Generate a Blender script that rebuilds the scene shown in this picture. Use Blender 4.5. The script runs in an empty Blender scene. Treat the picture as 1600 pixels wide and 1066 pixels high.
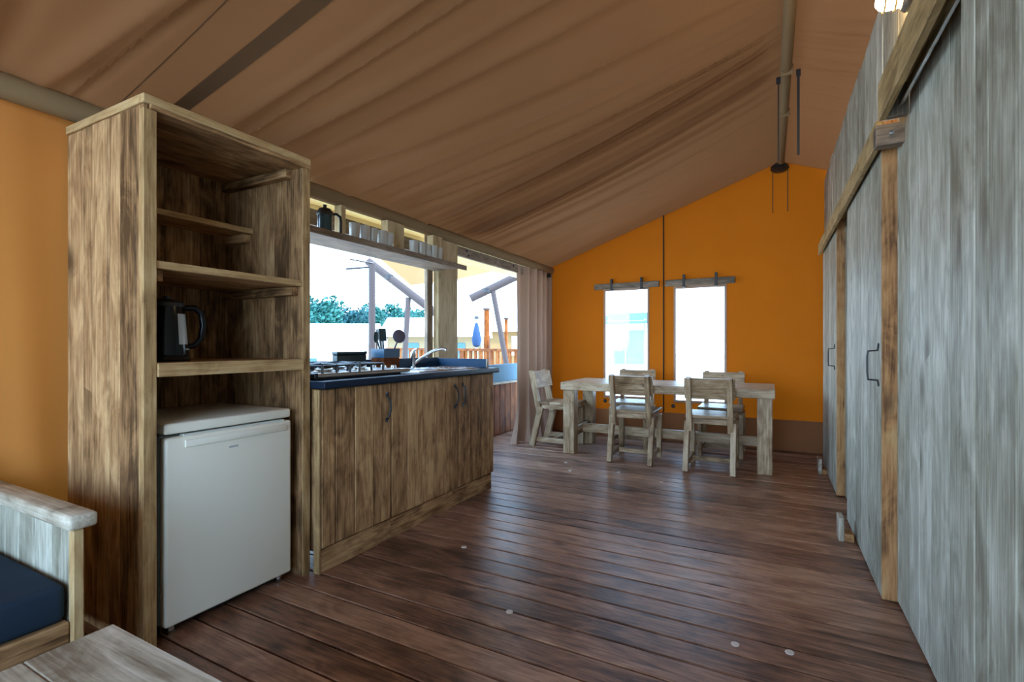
import bpy, bmesh, math, random
from mathutils import Vector, Matrix
random.seed(7)
SC = bpy.context.scene
COL = SC.collection
pi = math.pi

# ------------------------------------------------------------------ camera
F_PX, EYE = 766.0, 1.13
YAW = math.atan(405.0 / F_PX)
cam = bpy.data.cameras.new('camera')
cam.sensor_fit = 'HORIZONTAL'
cam.sensor_width = 36.0
cam.lens = F_PX / 1600.0 * 36.0
cam.shift_y = 7.0 / 1600.0
cam.clip_start = 0.05
cam.clip_end = 500
camo = bpy.data.objects.new('camera', cam)
COL.objects.link(camo)
camo.location = (0, 0, EYE)
camo.rotation_euler = (pi / 2, 0, YAW)
SC.camera = camo

# ------------------------------------------------------------------ world, sun, exposure
W = bpy.data.worlds.new('sky')
SC.world = W
W.use_nodes = True
wn = W.node_tree.nodes
wl = W.node_tree.links
bg = wn['Background']
tc = wn.new('ShaderNodeTexCoord')
sep = wn.new('ShaderNodeSeparateXYZ')
wl.new(tc.outputs['Generated'], sep.inputs[0])
rmp = wn.new('ShaderNodeValToRGB')
rmp.color_ramp.elements[0].position = 0.0
rmp.color_ramp.elements[0].color = (0.56, 0.78, 1.0, 1)
rmp.color_ramp.elements[1].position = 0.7
rmp.color_ramp.elements[1].color = (0.31, 0.59, 1.0, 1)
wl.new(sep.outputs['Z'], rmp.inputs[0])
wl.new(rmp.outputs[0], bg.inputs['Color'])
bg.inputs['Strength'].default_value = 4.6

sun = bpy.data.lights.new('sun', 'SUN')
sun.energy = 3.5
sun.angle = math.radians(0.6)
sun.color = (1.0, 0.95, 0.87)
suno = bpy.data.objects.new('sun', sun)
COL.objects.link(suno)
suno.rotation_euler = Vector((-0.62, 0.10, -0.80)).to_track_quat('-Z', 'Y').to_euler()

SC.view_settings.view_transform = 'Standard'
SC.view_settings.look = 'None'
SC.view_settings.gamma = 1.0
SC.view_settings.use_curve_mapping = False
SC.view_settings.exposure = 1.22
SC.cycles.use_denoising = True
SC.cycles.caustics_reflective = False
SC.cycles.max_bounces = 10
SC.cycles.diffuse_bounces = 6
SC.cycles.transparent_max_bounces = 12
SC.cycles.sample_clamp_indirect = 6.0

# ------------------------------------------------------------------ materials
MATS = {}


def newmat(name):
    m = bpy.data.materials.new(name)
    m.use_nodes = True
    return m, m.node_tree.nodes, m.node_tree.links, m.node_tree.nodes['Principled BSDF']


def plain(name, col, rough=0.5, metal=0.0, spec=0.5, coat=0.0, emit=None, estr=0.0):
    if name in MATS:
        return MATS[name]
    m, n, l, b = newmat(name)
    b.inputs['Base Color'].default_value = (*col, 1)
    b.inputs['Roughness'].default_value = rough
    b.inputs['Metallic'].default_value = metal
    b.inputs['Specular IOR Level'].default_value = spec
    b.inputs['Coat Weight'].default_value = coat
    if emit:
        b.inputs['Emission Color'].default_value = (*emit, 1)
        b.inputs['Emission Strength'].default_value = estr
    # slight surface mottling
    t = n.new('ShaderNodeTexCoord')
    ns = n.new('ShaderNodeTexNoise')
    ns.inputs['Scale'].default_value = 60
    l.new(t.outputs['Object'], ns.inputs['Vector'])
    bp = n.new('ShaderNodeBump')
    bp.inputs['Strength'].default_value = 0.04
    l.new(ns.outputs[0], bp.inputs['Height'])
    l.new(bp.outputs[0], b.inputs['Normal'])
    MATS[name] = m
    return m


#        dark                 mid                  light               rough  knots  streak
WOODS = {
    'brown': ((.095, .050, .023), (.345, .188, .086), (.60, .375, .185), .62, 1.7, .75),
    'edge': ((.13, .055, .022), (.42, .205, .08), (.54, .33, .15), .65, 1.2, .8),
    'trim': ((.20, .11, .045), (.44, .275, .125), (.58, .41, .21), .6, .4, .7),
    'grey': ((.20, .18, .13), (.38, .36, .285), (.60, .58, .49), .5, 1.4, .75),
    'wash': ((.22, .17, .12), (.47, .41, .32), (.68, .63, .54), .5, .7, .8),
    'scaffold': ((.125, .072, .034), (.34, .222, .125), (.55, .41, .27), .38, .7, .8),
    'golden': ((.20, .125, .05), (.42, .28, .125), (.56, .40, .20), .6, .6, .7),
    'floor': ((.058, .027, .017), (.225, .108, .064), (.41, .225, .14), .36, 1.7, .8),
    'porch': ((.08, .020, .005), (.20, .058, .012), (.28, .10, .030), .6, .6, .7),
    'post': ((.28, .19, .09), (.47, .35, .19), (.6, .47, .29), .6, .6, .7),
    'weathered': ((.10, .075, .055), (.22, .165, .12), (.36, .28, .21), .65, .5, .7),
}


def wood(kind, axis):
    key = 'wood_%s_%s' % (kind, axis)
    if key in MATS:
        return MATS[key]
    dk, md, lt, rough, knots, streak = WOODS[kind]
    m, n, l, b = newmat(key)
    t = n.new('ShaderNodeTexCoord')
    oi = n.new('ShaderNodeObjectInfo')
    mul = n.new('ShaderNodeVectorMath'); mul.operation = 'SCALE'
    comb = n.new('ShaderNodeCombineXYZ')
    for i, k in enumerate((37.0, 91.0, 53.0)):
        mm = n.new('ShaderNodeMath'); mm.operation = 'MULTIPLY'
        mm.inputs[1].default_value = k
        l.new(oi.outputs['Random'], mm.inputs[0])
        l.new(mm.outputs[0], comb.inputs[i])
    add = n.new('ShaderNodeVectorMath'); add.operation = 'ADD'
    l.new(t.outputs['Object'], add.inputs[0]); l.new(comb.outputs[0], add.inputs[1])

    def mapped(al, cr):
        mp = n.new('ShaderNodeMapping')
        s = [cr, cr, cr]; s['XYZ'.index(axis)] = al
        mp.inputs['Scale'].default_value = s
        l.new(add.outputs[0], mp.inputs['Vector'])
        return mp.outputs[0]

    def noise(vec, detail=3.0, rough_=.55, dist=0.0):
        x = n.new('ShaderNodeTexNoise')
        x.inputs['Scale'].default_value = 1.0
        x.inputs['Detail'].default_value = detail
        x.inputs['Roughness'].default_value = rough_
        x.inputs['Distortion'].default_value = dist
        l.new(vec, x.inputs['Vector'])
        return x.outputs[0]

    def math_(op, a, b_=None, clamp=False):
        x = n.new('ShaderNodeMath'); x.operation = op; x.use_clamp = clamp
        for i, v in enumerate((a, b_)):
            if v is None: continue
            if isinstance(v, (int, float)): x.inputs[i].default_value = v
            else: l.new(v, x.inputs[i])
        return x.outputs[0]
    fine = noise(mapped(5.0, 120), 3)
    mid = noise(mapped(2.6, 20), 4, .62, 1.1)
    blot = noise(mapped(3.6, 8.0), 4, .6, 1.4)
    def ctr(v, k): return math_('MULTIPLY', math_('SUBTRACT', v, .5), k)
    g = math_('ADD', math_('ADD', ctr(fine, .46), .545), math_('ADD', ctr(mid, .46), ctr(blot, .60)))
    tone = math_('MULTIPLY', math_('SUBTRACT', oi.outputs['Random'], .5), .20)
    g = math_('ADD', g, tone)
    ramp = n.new('ShaderNodeValToRGB')
    e = ramp.color_ramp.elements
    e[0].position = .36; e[0].color = (*dk, 1)
    e[1].position = .74; e[1].color = (*lt, 1)
    em = e.new(.55); em.color = (*md, 1)
    l.new(g, ramp.inputs[0])
    # knots
    vor = n.new('ShaderNodeTexVoronoi')
    vor.inputs['Scale'].default_value = 1.0
    l.new(mapped(3.6, 7.0), vor.inputs['Vector'])
    sepc = n.new('ShaderNodeSeparateColor'); l.new(vor.outputs['Color'], sepc.inputs[0])
    rad = math_('MULTIPLY', math_('SUBTRACT', sepc.outputs[0], .45), .46 * knots, True)
    d = math_('DIVIDE', vor.outputs['Distance'], math_('ADD', rad, .001))
    k = math_('SUBTRACT', 1.25, d, True)
    mix = n.new('ShaderNodeMix'); mix.data_type = 'RGBA'
    l.new(math_('MULTIPLY', k, .85, True), mix.inputs['Factor'])
    l.new(ramp.outputs[0], mix.inputs['A'])
    mix.inputs['B'].default_value = (dk[0] * .6, dk[1] * .55, dk[2] * .5, 1)
    l.new(mix.outputs['Result'], b.inputs['Base Color'])
    rr = math_('ADD', rough - .1, math_('MULTIPLY', mid, .22))
    l.new(rr, b.inputs['Roughness'])
    b.inputs['Specular IOR Level'].default_value = {'floor': .5, 'porch': .08, 'brown': .10}.get(kind, .22)
    bp = n.new('ShaderNodeBump')
    bp.inputs['Strength'].default_value = .35
    bp.inputs['Distance'].default_value = .004
    l.new(g, bp.inputs['Height'])
    l.new(bp.outputs[0], b.inputs['Normal'])
    MATS[key] = m
    return m


def canvas(name, col, trans, tcol, weave=900):
    if name in MATS:
        return MATS[name]
    m, n, l, b = newmat(name)
    out = n['Material Output']
    b.inputs['Base Color'].default_value = (*col, 1)
    b.inputs['Roughness'].default_value = .85
    b.inputs['Specular IOR Level'].default_value = .15
    t = n.new('ShaderNodeTexCoord')
    ns = n.new('ShaderNodeTexNoise'); ns.inputs['Scale'].default_value = 2.2
    ns.inputs['Detail'].default_value = 4
    l.new(t.outputs['Object'], ns.inputs['Vector'])
    mx = n.new('ShaderNodeMix'); mx.data_type = 'RGBA'
    l.new(ns.outputs[0], mx.inputs['Factor'])
    mx.inputs['A'].default_value = (*[c * .88 for c in col], 1)
    mx.inputs['B'].default_value = (*[min(1, c * 1.12) for c in col], 1)
    l.new(mx.outputs['Result'], b.inputs['Base Color'])
    n2 = n.new('ShaderNodeTexNoise'); n2.inputs['Scale'].default_value = weave
    l.new(t.outputs['Object'], n2.inputs['Vector'])
    bp = n.new('ShaderNodeBump'); bp.inputs['Strength'].default_value = .1; bp.inputs['Distance'].default_value = .001
    l.new(n2.outputs[0], bp.inputs['Height']); l.new(bp.outputs[0], b.inputs['Normal'])
    tr = n.new('ShaderNodeBsdfTranslucent'); tr.inputs['Color'].default_value = (*tcol, 1)
    ms = n.new('ShaderNodeMixShader'); ms.inputs[0].default_value = trans
    l.new(b.outputs[0], ms.inputs[1]); l.new(tr.outputs[0], ms.inputs[2])
    l.new(ms.outputs[0], out.inputs['Surface'])
    MATS[name] = m
    return m


def clear(name, tint, gloss=.06, rough=.02):
    m, n, l, b = newmat(name)
    out = n['Material Output']
    tp = n.new('ShaderNodeBsdfTransparent'); tp.inputs[0].default_value = (*tint, 1)
    gl = n.new('ShaderNodeBsdfGlossy'); gl.inputs['Roughness'].default_value = rough
    ms = n.new('ShaderNodeMixShader'); ms.inputs[0].default_value = gloss
    l.new(tp.outputs[0], ms.inputs[1]); l.new(gl.outputs[0], ms.inputs[2])
    l.new(ms.outputs[0], out.inputs['Surface'])
    return m


M_ROOF = canvas('roof_canvas', (.150, .068, .029), .045, (.42, .145, .045))
M_SEAM = canvas('seam_webbing', (.150, .080, .038), .025, (.3, .2, .1))
M_ORANGE = canvas('orange_canvas', (.45, .115, .005), .036, (.70, .16, .004))
M_LEFT = canvas('ochre_canvas', (.45, .180, .048), .045, (.72, .24, .03))
M_SKIRT = canvas('brown_skirt', (.33, .14, .06), .05, (.4, .15, .05))
M_BEAMC = canvas('beam_canvas', (.25, .165, .085), .0, (.3, .2, .1))
M_CURT = canvas('curtain_canvas', (.46, .31, .23), .05, (.5, .3, .2))
M_CREAM = canvas('cream_canvas', (.80, .70, .48), .35, (.85, .72, .45))
M_PEACH = canvas('peach_canvas', (.30, .19, .085), .3, (.34, .2, .08))
M_BEIGE = canvas('beige_canvas', (.26, .20, .115), .1, (.3, .22, .12))
M_WHITE = canvas('white_canvas', (.86, .85, .82), .2, (.85, .83, .8))
M_TEALC = canvas('teal_canvas', (.075, .16, .19), .05, (.1, .2, .25))
M_PALET = canvas('pale_teal_canvas', (.22, .31, .33), .05, (.2, .3, .3))
M_BLUEC = canvas('blue_panel', (.16, .30, .42), .06, (.25, .4, .5))
M_SAND = plain('pale_sand', (.76, .69, .58), .9, spec=.1)
M_NAVY = canvas('navy_cloth', (.022, .040, .068), .0, (.02, .04, .07))
M_TOP = plain('dark_worktop', (.006, .015, .034), .5, spec=.22)
M_UPST = plain('blue_upstand', (.010, .045, .10), .5, spec=.3)
M_BLACK = plain('black_iron', (.012, .013, .015), .45)
M_GLOSSB = plain('gloss_black', (.004, .006, .010), .2, spec=.3)
M_ENAM = plain('white_enamel', (.84, .80, .69), .32, spec=.45)
M_ENAM2 = plain('grey_enamel', (.62, .65, .62), .4, spec=.4)
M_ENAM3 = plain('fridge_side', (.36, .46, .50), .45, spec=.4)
M_STEEL = plain('steel', (.62, .63, .65), .26, metal=1.0)
M_STEELB = plain('brown_steel', (.36, .30, .25), .35, metal=.7)
M_GREY = plain('grey_gauge', (.42, .46, .48), .3)
M_CUP = plain('cup_white', (.50, .47, .42), .25, spec=.5)
M_BLUE = plain('blue_tin', (.016, .085, .17), .35)
M_TIN = plain('dark_tin', (.020, .050, .062), .4)
M_PURP = plain('ladle_plastic', (.10, .085, .13), .4)
M_LEAF = plain('leaf', (.016, .095, .080), .6, spec=.2)
M_LEAF2 = plain('leaf_dark', (.010, .060, .066), .6, spec=.2)
M_BARK = plain('bark', (.052, .038, .036), .9)
M_PARA = plain('blue_cloth', (.006, .035, .10), .8)
M_DARKGAP = plain('dark_recess', (.02, .017, .014), .8)
M_PLUG = plain('pale_plug', (.62, .52, .45), .6)
M_LAMPG = plain('lamp_glow', (1, .85, .6), .4, emit=(1.0, .70, .36), estr=70.0)
M_BRASS = plain('brass', (.55, .38, .14), .3, metal=1.0)
M_PANE = clear('clear_film', (.97, .98, .98), .05, .03)

# ------------------------------------------------------------------ object helpers
OFF = {}


def V(*a):
    return Vector(a)


def off(p):
    return OFF.get(p, Vector((0, 0, 0))) if p is not None else Vector((0, 0, 0))


def props(o, label=None, cat=None, group=None, kind=None):
    if label: o['label'] = label
    if cat: o['category'] = cat
    if group: o['group'] = group
    if kind: o['kind'] = kind
    return o


def thing(name, loc, label=None, cat=None, group=None, kind=None, rz=0.0):
    o = bpy.data.objects.new(name, None)
    o.empty_display_size = .05
    COL.objects.link(o)
    o.location = loc
    o.rotation_euler = (0, 0, rz)
    OFF[o] = Vector(loc)
    return props(o, label, cat, group, kind)


def link(name, me, loc, parent=None, rot=None, mat=None):
    o = bpy.data.objects.new(name, me)
    COL.objects.link(o)
    loc = Vector(loc)
    if parent is not None:
        o.parent = parent
    o.location = loc - off(parent)
    OFF[o] = loc
    if rot is not None:
        o.rotation_mode = 'QUATERNION'
        o.rotation_quaternion = rot
    return o


BOXES = {}


def boxmesh(sx, sy, sz, mat, bev):
    key = (round(sx, 4), round(sy, 4), round(sz, 4), mat.name, round(bev, 4))
    if key in BOXES:
        return BOXES[key]
    bm = bmesh.new()
    bmesh.ops.create_cube(bm, size=1.0)
    bmesh.ops.scale(bm, vec=(sx, sy, sz), verts=bm.verts)
    if bev > 0:
        bmesh.ops.bevel(bm, geom=list(bm.edges), offset=min(bev, .45 * min(sx, sy, sz)), segments=1, affect='EDGES')
    me = bpy.data.meshes.new('box')
    bm.to_mesh(me); bm.free()
    me.materials.append(mat)
    BOXES[key] = me
    return me


def pick(mat, size, axis=None):
    if isinstance(mat, str):
        if axis is None:
            axis = 'XYZ'[max(range(3), key=lambda i: size[i])]
        return wood(mat, axis)
    return mat


def box(name, lo, hi, mat, parent=None, bev=.003, axis=None, **kw):
    lo = Vector(lo); hi = Vector(hi)
    s = [abs(hi[i] - lo[i]) for i in range(3)]
    o = link(name, boxmesh(*s, pick(mat, s, axis), bev), (lo + hi) / 2, parent)
    return props(o, **kw)


def bar(name, p0, p1, w, d, mat, parent=None, bev=.003, up=(1, 0, 0), **kw):
    """square bar from p0 to p1; w measured along 'up' direction, d across"""
    p0 = Vector(p0); p1 = Vector(p1)
    z = (p1 - p0).normalized()
    x = Vector(up); x = (x - z * x.dot(z)).normalized()
    y = z.cross(x)
    q = Matrix((x, y, z)).transposed().to_quaternion()
    L = (p1 - p0).length
    o = link(name, boxmesh(w, d, L, pick(mat, (w, d, L), 'Z'), bev), (p0 + p1) / 2, parent, q)
    return props(o, **kw)


def fin(bm, name, mat, loc=(0, 0, 0), parent=None, smooth=True, **kw):
    """bm coordinates are relative to loc"""
    me = bpy.data.meshes.new(name)
    bmesh.ops.recalc_face_normals(bm, faces=bm.faces)
    for f in bm.faces:
        f.smooth = smooth
    bm.to_mesh(me); bm.free()
    me.materials.append(mat)
    if smooth:
        try:
            me.set_sharp_from_angle(angle=math.radians(40))
        except Exception:
            pass
    return props(link(name, me, loc, parent), **kw)


def lathe_bm(prof, n=20, bm=None, at=(0, 0, 0)):
    bm = bm or bmesh.new()
    at = Vector(at)
    rings = []
    for r, z in prof:
        if r < 1e-5:
            rings.append([bm.verts.new(at + Vector((0, 0, z)))])
        else:
            rings.append([bm.verts.new(at + Vector((r * math.cos(2 * pi * i / n), r * math.sin(2 * pi * i / n), z))) for i in range(n)])
    for a, b in zip(rings, rings[1:]):
        for i in range(n):
            j = (i + 1) % n
            if len(a) == 1 and len(b) == 1: continue
            if len(a) == 1: bm.faces.new((a[0], b[i], b[j]))
            elif len(b) == 1: bm.faces.new((a[i], a[j], b[0]))
            else: bm.faces.new((a[i], a[j], b[j], b[i]))
    return bm


def tube_bm(pts, r, n=8, bm=None, cap=True):
    bm = bm or bmesh.new()
    pts = [Vector(p) for p in pts]
    rs = r if isinstance(r, (list, tuple)) else [r] * len(pts)
    up = None
    rings = []
    for i, p in enumerate(pts):
        t = (pts[min(i + 1, len(pts) - 1)] - pts[max(i - 1, 0)]).normalized()
        if up is None:
            up = t.orthogonal().normalized()
        up = (up - t * up.dot(t)).normalized()
        s = t.cross(up)
        rings.append([bm.verts.new(p + (up * math.cos(2 * pi * k / n) + s * math.sin(2 * pi * k / n)) * rs[i]) for k in range(n)])
    for a, b in zip(rings, rings[1:]):
        for k in range(n):
            bm.faces.new((a[k], a[(k + 1) % n], b[(k + 1) % n], b[k]))
    if cap:
        bm.faces.new(rings[0]); bm.faces.new(rings[-1])
    return bm


def tube(name, pts, r, mat, parent=None, n=8, **kw):
    c = Vector(pts[0])
    return fin(tube_bm([Vector(p) - c for p in pts], r, n), name, mat, c, parent, **kw)


def lathe(name, prof, loc, mat, parent=None, n=20, **kw):
    return fin(lathe_bm(prof, n), name, mat, loc, parent, **kw)


def poly_bm(faces):
    bm = bmesh.new()
    cache = {}

    def v(p):
        k = tuple(round(c, 5) for c in p)
        if k not in cache: cache[k] = bm.verts.new(p)
        return cache[k]
    for f in faces:
        bm.faces.new([v(p) for p in f])
    return bm


def poly(name, faces, mat, parent=None, thick=0.0, loc=None, **kw):
    c = Vector(loc) if loc is not None else Vector(faces[0][0])
    bm = poly_bm([[tuple(Vector(p) - c) for p in f] for f in faces])
    if thick:
        bmesh.ops.recalc_face_normals(bm, faces=bm.faces)
        bmesh.ops.solidify(bm, geom=list(bm.faces), thickness=thick)
    return fin(bm, name, mat, c, parent, smooth=False, **kw)


def copy_tree(o, parent=None):
    c = o.copy()
    COL.objects.link(c)
    if parent is not None:
        c.parent = parent
    for ch in [x for x in o.children]:
        copy_tree(ch, c)
    return c


# key dimensions (metres, camera stands over x=0 y=0)
XL, XR, YG, YF = -2.68, .49, 6.05, -1.7
RX, RZ = .09, 3.12            # ridge
EX, EZ = -2.62, 2.16          # eave

# ================================================================== SETTING
# floor: dark stained planks running across the tent
fl = thing('floor', (0, 0, 0), kind='structure')
box('subfloor', (-3.04, YF, -.10), (.62, 6.15, -.034), M_DARKGAP, fl, 0)
pw = .131
i = 0
y = YF
while y < 6.14:
    w = pw + random.uniform(-.004, .004)
    z = random.uniform(-.0012, .0012)
    box('floor_plank', (-3.04, y + .003, -.03), (.62, y + pw - .004, 0.0), 'floor', fl, .0035).location.z += z
    y += pw
for (px_, py_) in ((-.98, 1.83), (-.12, 2.03), (.06, 2.07), (-1.52, 2.3), (-1.6, 4.15), (-1.2, 4.3), (-.8, 4.15), (-1.75, 4.42)):
    lathe('plug', [(0, .0), (.016, .0), (.015, .0035), (0, .004)], (px_, py_, .0005), M_PLUG, fl, 8)

# outside: sand and porch deck
box('ground', (-90, -50, -.5), (60, 90, -.42), M_SAND, None, 0, kind='structure')
dk = thing('porch_deck', (-3.8, 3, -.06), 'wooden porch deck outside the open side of the tent', 'deck')
for i in range(44):
    yy = YF + i * .2
    box('deck_plank', (-4.75, yy + .005, -.05), (-3.10, yy + .195, -.012), 'porch', dk, .004)
for yy in (-1.5, 1.0, 3.5, 6.0):
    box('joist', (-4.7, yy, -.415), (-2.95, yy + .12, -.052), 'weathered', dk)

# roof canvas (ceiling) with sagging folds
FOLDS = [  # y at eave, y at ridge, width, amplitude, strength at eave/ridge
    (.66, .40, .050, .030, 1.0, .2), (.84, 1.30, .045, .042, 1.0, .3), (.93, 1.20, .022, .026, 1.0, .5), 
    (1.46, 1.76, .030, .034, 1.0, .6), (1.55, 1.92, .020, .026, 1.0, .6), (1.66, 2.28, .042, .044, 1.0, .5), (1.84, 2.50, .050, .036, 1.0, .4),
    (2.10, 3.02, .045, .030, 1.0, .3), (2.42, 3.2, .05, .022, .9, .2), (2.62, 3.3, .03, .018, 1, .2),
    (2.84, 3.46, .026, .030, 1.0, .5), (2.97, 3.50, .020, .022, 1.0, .5), (3.12, 3.52, .022, .024, 1, .4), (3.30, 3.54, .026, .040, 1.0, .9), (3.41, 3.60, .016, .026, 1.0, .8),
    (3.52, 3.64, .020, .034, 1.0, .8), (3.62, 3.72, .014, .022, 1.0, .5), (3.72, 3.84, .022, .036, 1.0, .8), (3.84, 3.96, .020, .046, 1.0, 1.0), (3.95, 4.02, .016, .028, 1.0, .7), (4.05, 4.06, .016, .020, 1, .5),
    (4.18, 4.20, .024, .028, 1.0, .5), (4.36, 4.34, .024, .022, 1.0, .4), (4.60, 4.58, .028, .024, 1.0, .3), (4.9, 4.8, .04, .014, 1, .2), (5.2, 5.1, .04, .010, 1, .2),
    (-.2, -.3, .05, .04, 1, .4), (-.6, -.5, .05, .04, 1, .4), (.2, 0, .05, .03, 1, .3), (.45, .2, .03, .02, 1, .3),
]


def roof_point(ex, ez, side, y1, yy, s, lift=0.0):
    nrm = Vector((-(ez - RZ), 0, (ex - RX))).normalized()
    if nrm.z > 0: nrm = -nrm          # pointing down into the room
    h = .0                            # s: 0 ridge, 1 eave
    for (ye, yr, wd, am, se, sr) in FOLDS:
        yc = yr + (ye - yr) * s
        u = (yy - yc) / (max(wd, .020) * (0.75 + .25 * s))
        if abs(u) < 4:
            st = (sr + (se - sr) * s) * min(1, (1 - s) * 9 + .18)
            wob = 1 + .25 * math.sin(5 * s + 9 * ye)
            h += am * 1.25 * wob * st * (math.exp(-u * u) - .95 * math.exp(-((u - 1.3) / .75) ** 2))
    # belly between ridge and eave, tighter near the gable
    h += .06 * math.sin(pi * s) * min(1, (y1 - yy) / 1.3)
    h += .014 * math.sin(yy * 8.3 - 1.6 * s + 1.0) * s + .008 * math.sin(yy * 15.1 - 3.0 * s) * s
    h *= min(1, (y1 - yy) / .25 + .02)
    if side > 0: h *= .45
    h *= min(1, s * 14)               # both slopes meet closed along the ridge
    return Vector((RX + (ex - RX) * s, yy, RZ + (ez - RZ) * s)) + nrm * (h + lift)


def roof_sheet(name, ex, ez, side, n_y, n_s, y0, y1, parent=None):
    bm = bmesh.new()
    grid = []
    for a in range(n_y + 1):
        yy = y0 + (y1 - y0) * a / n_y
        grid.append([bm.verts.new(roof_point(ex, ez, side, y1, yy, b / n_s)) for b in range(n_s + 1)])
    for a in range(n_y):
        for b in range(n_s):
            bm.faces.new((grid[a][b], grid[a + 1][b], grid[a + 1][b + 1], grid[a][b + 1]))
    return fin(bm, name, M_ROOF, (0, 0, 0), parent)


ceil = thing('ceiling', (0, 0, 0), kind='structure')
roof_sheet('roof_panel', EX - .02, EZ, -1, 1300, 40, YF - 1.3, YG + .02, ceil)  # front end extended unseen behind the camera to shade the upper wall
roof_sheet('roof_panel', 3.0, 2.02, 1, 420, 20, YF - 1.3, YG + .02, ceil)  # continued out of view past the partition to keep the sun out
# eave canvas hanging over the eave beam and outside overhang
poly('roof_overhang', [[(EX - .02, YF - 1.3, EZ), (EX - .02, YG, EZ), (-3.05, YG, 2.05), (-3.05, YF - 1.3, 2.05)]], M_CREAM, ceil, .004)
# seam webbing sewn along the roof cloth
for (ye, yr, w) in ((1.28, 1.44, .075), (1.08, 1.16, .006), (1.50, 1.80, .005), (-.45, -.5, .075)):
    bm = bmesh.new(); rows = []
    for b in range(61):
        q = b / 60 * .985
        yc = yr + (ye - yr) * q
        rows.append([bm.verts.new(roof_point(EX - .02, EZ, -1, YG + .02, yc + k * w / 4, q, .004)) for k in range(-2, 3)])
    for p, q in zip(rows, rows[1:]):
        for k in range(4):
            bm.faces.new((p[k], p[k + 1], q[k + 1], q[k]))
    fin(bm, 'seam_band', M_SEAM, (0, 0, 0), ceil)
# right outer side, unseen behind the bedroom partition, added to block the sun
poly('wall_outer_right', [[(3.0, YF - .3, 2.03), (3.0, YG, 2.03), (3.0, YG, -.4), (3.0, YF - .3, -.4)]], M_LEFT, None, .004, kind='structure')

# gable wall at the far end with two window cut-outs
WX = [(-1.855, -1.335), (-1.0, -.47)]
WZ = [(.50, 1.815), (.485, 1.80)]


def gz(x):
    return .02 + RZ + (EZ - RZ) * (RX - x) / (RX - EX) if x < RX else .02 + RZ + (2.02 - RZ) * (x - RX) / (3.0 - RX)


gb = thing('wall_back', (0, YG, 0), kind='structure')
xs = sorted({-2.66, WX[0][0], WX[0][1], WX[1][0], WX[1][1], RX, 3.0, -1.14})
faces = []
ZB = .31
for a, b in zip(xs, xs[1:]):
    hole = next((k for k in (0, 1) if abs(WX[k][0] - a) < 1e-6 and abs(WX[k][1] - b) < 1e-6), None)
    if hole is None:
        faces.append([(a, YG, ZB), (b, YG, ZB), (b, YG, gz(b)), (a, YG, gz(a))])
    else:
        z0, z1 = WZ[hole]
        faces.append([(a, YG, ZB), (b, YG, ZB), (b, YG, z0), (a, YG, z0)])
        faces.append([(a, YG, z1), (b, YG, z1), (b, YG, gz(b)), (a, YG, gz(a))])
poly('gable_canvas', faces, M_ORANGE, gb, 0)
poly('skirt', [[(-2.66, YG - .012, ZB + .012), (3.0, YG - .012, ZB + .012), (3.0, YG - .02, -.03), (-2.66, YG - .02, -.03)]], M_SKIRT, gb, .004)
box('hem', (-2.66, YG - .02, ZB), (3.0, YG - .008, ZB + .02), M_SKIRT, gb, 0)
tube('seam_rope', [(-1.14, YG - .012, ZB), (-1.14, YG - .012, gz(-1.14))], .008, M_DARKGAP, gb, 6)
for k, x in enumerate((-1.86, -1.03, -.44)):
    ey = fin(lathe_bm([(0, .004), (.013, .004), (.022, .0), (.024, -.006), (0, -.006)], 12), 'eyelet', M_BLACK, (x, YG - .012, .43 - .02 * k), gb)
    ey.rotation_euler = (pi / 2, 0, 0)
for k in (0, 1):
    (a, b), (z0, z1) = WX[k], WZ[k]
    w = thing('window_%d' % (k + 1), (a, YG, z0), kind='structure')
    box('pane', (a - .01, YG + .004, z0 - .01), (b + .01, YG + .010, z1 + .01), M_PANE, w, 0)
    for lo, hi in (((a - .025, YG - .008, z0), (a, YG + .016, z1)), ((b, YG - .008, z0), (b + .025, YG + .016, z1)),
                   ((a - .025, YG - .008, z1), (b + .025, YG + .016, z1 + .03)), ((a - .025, YG - .008, z0 - .03), (b + .025, YG + .016, z0))):
        box('border', lo, hi, M_CURT, w, .002)
# wooden roller slats over both windows, each tied by two black straps
for k, (a, b, z0, z1, lab) in enumerate(((-1.99, -1.185, 1.835, 1.905, 'dark wooden blind batten with two black straps above the left gable window'),
                                         (-1.115, -.355, 1.83, 1.905, 'dark wooden blind batten with two black straps above the right gable window'))):
    t = thing('blind_batten', ((a + b) / 2, YG - .05, z0), lab, 'blind', 'battens above the gable windows')
    box('batten', (a, YG - .062, z0), (b, YG - .022, z1), 'weathered', t, .006)
    for fx in (.28, .74):
        x = a + (b - a) * fx
        box('strap', (x - .013, YG - .068, z0 - .02), (x + .013, YG - .016, z1 + .055), M_BLACK, t, .002)

# left canvas wall beside and behind the tall cabinet, low wall under the opening
bm = bmesh.new()
rows = []
for a in range(81):
    yy = YF + (1.70 - YF) * a / 80
    row = []
    for b in range(13):
        z = -.03 + (EZ - .01) * b / 12
        h = .012 * math.sin(yy * 9 + .8 * z) + .010 * math.sin(yy * 23 + 1.7 * z) * (1 - b / 12)
        h += .02 * math.exp(-((yy - .84 + .05 * (z - 1.2)) / .05) ** 2)
        row.append(bm.verts.new((XL - .02 + .055 * (b / 12) ** 2 + h * (1 - .7 * b / 12), yy, z)))
    rows.append(row)
for a in range(80):
    for b in range(12):
        bm.faces.new((rows[a][b], rows[a + 1][b], rows[a + 1][b + 1], rows[a][b + 1]))
fin(bm, 'wall_left', M_LEFT, kind='structure')

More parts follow.
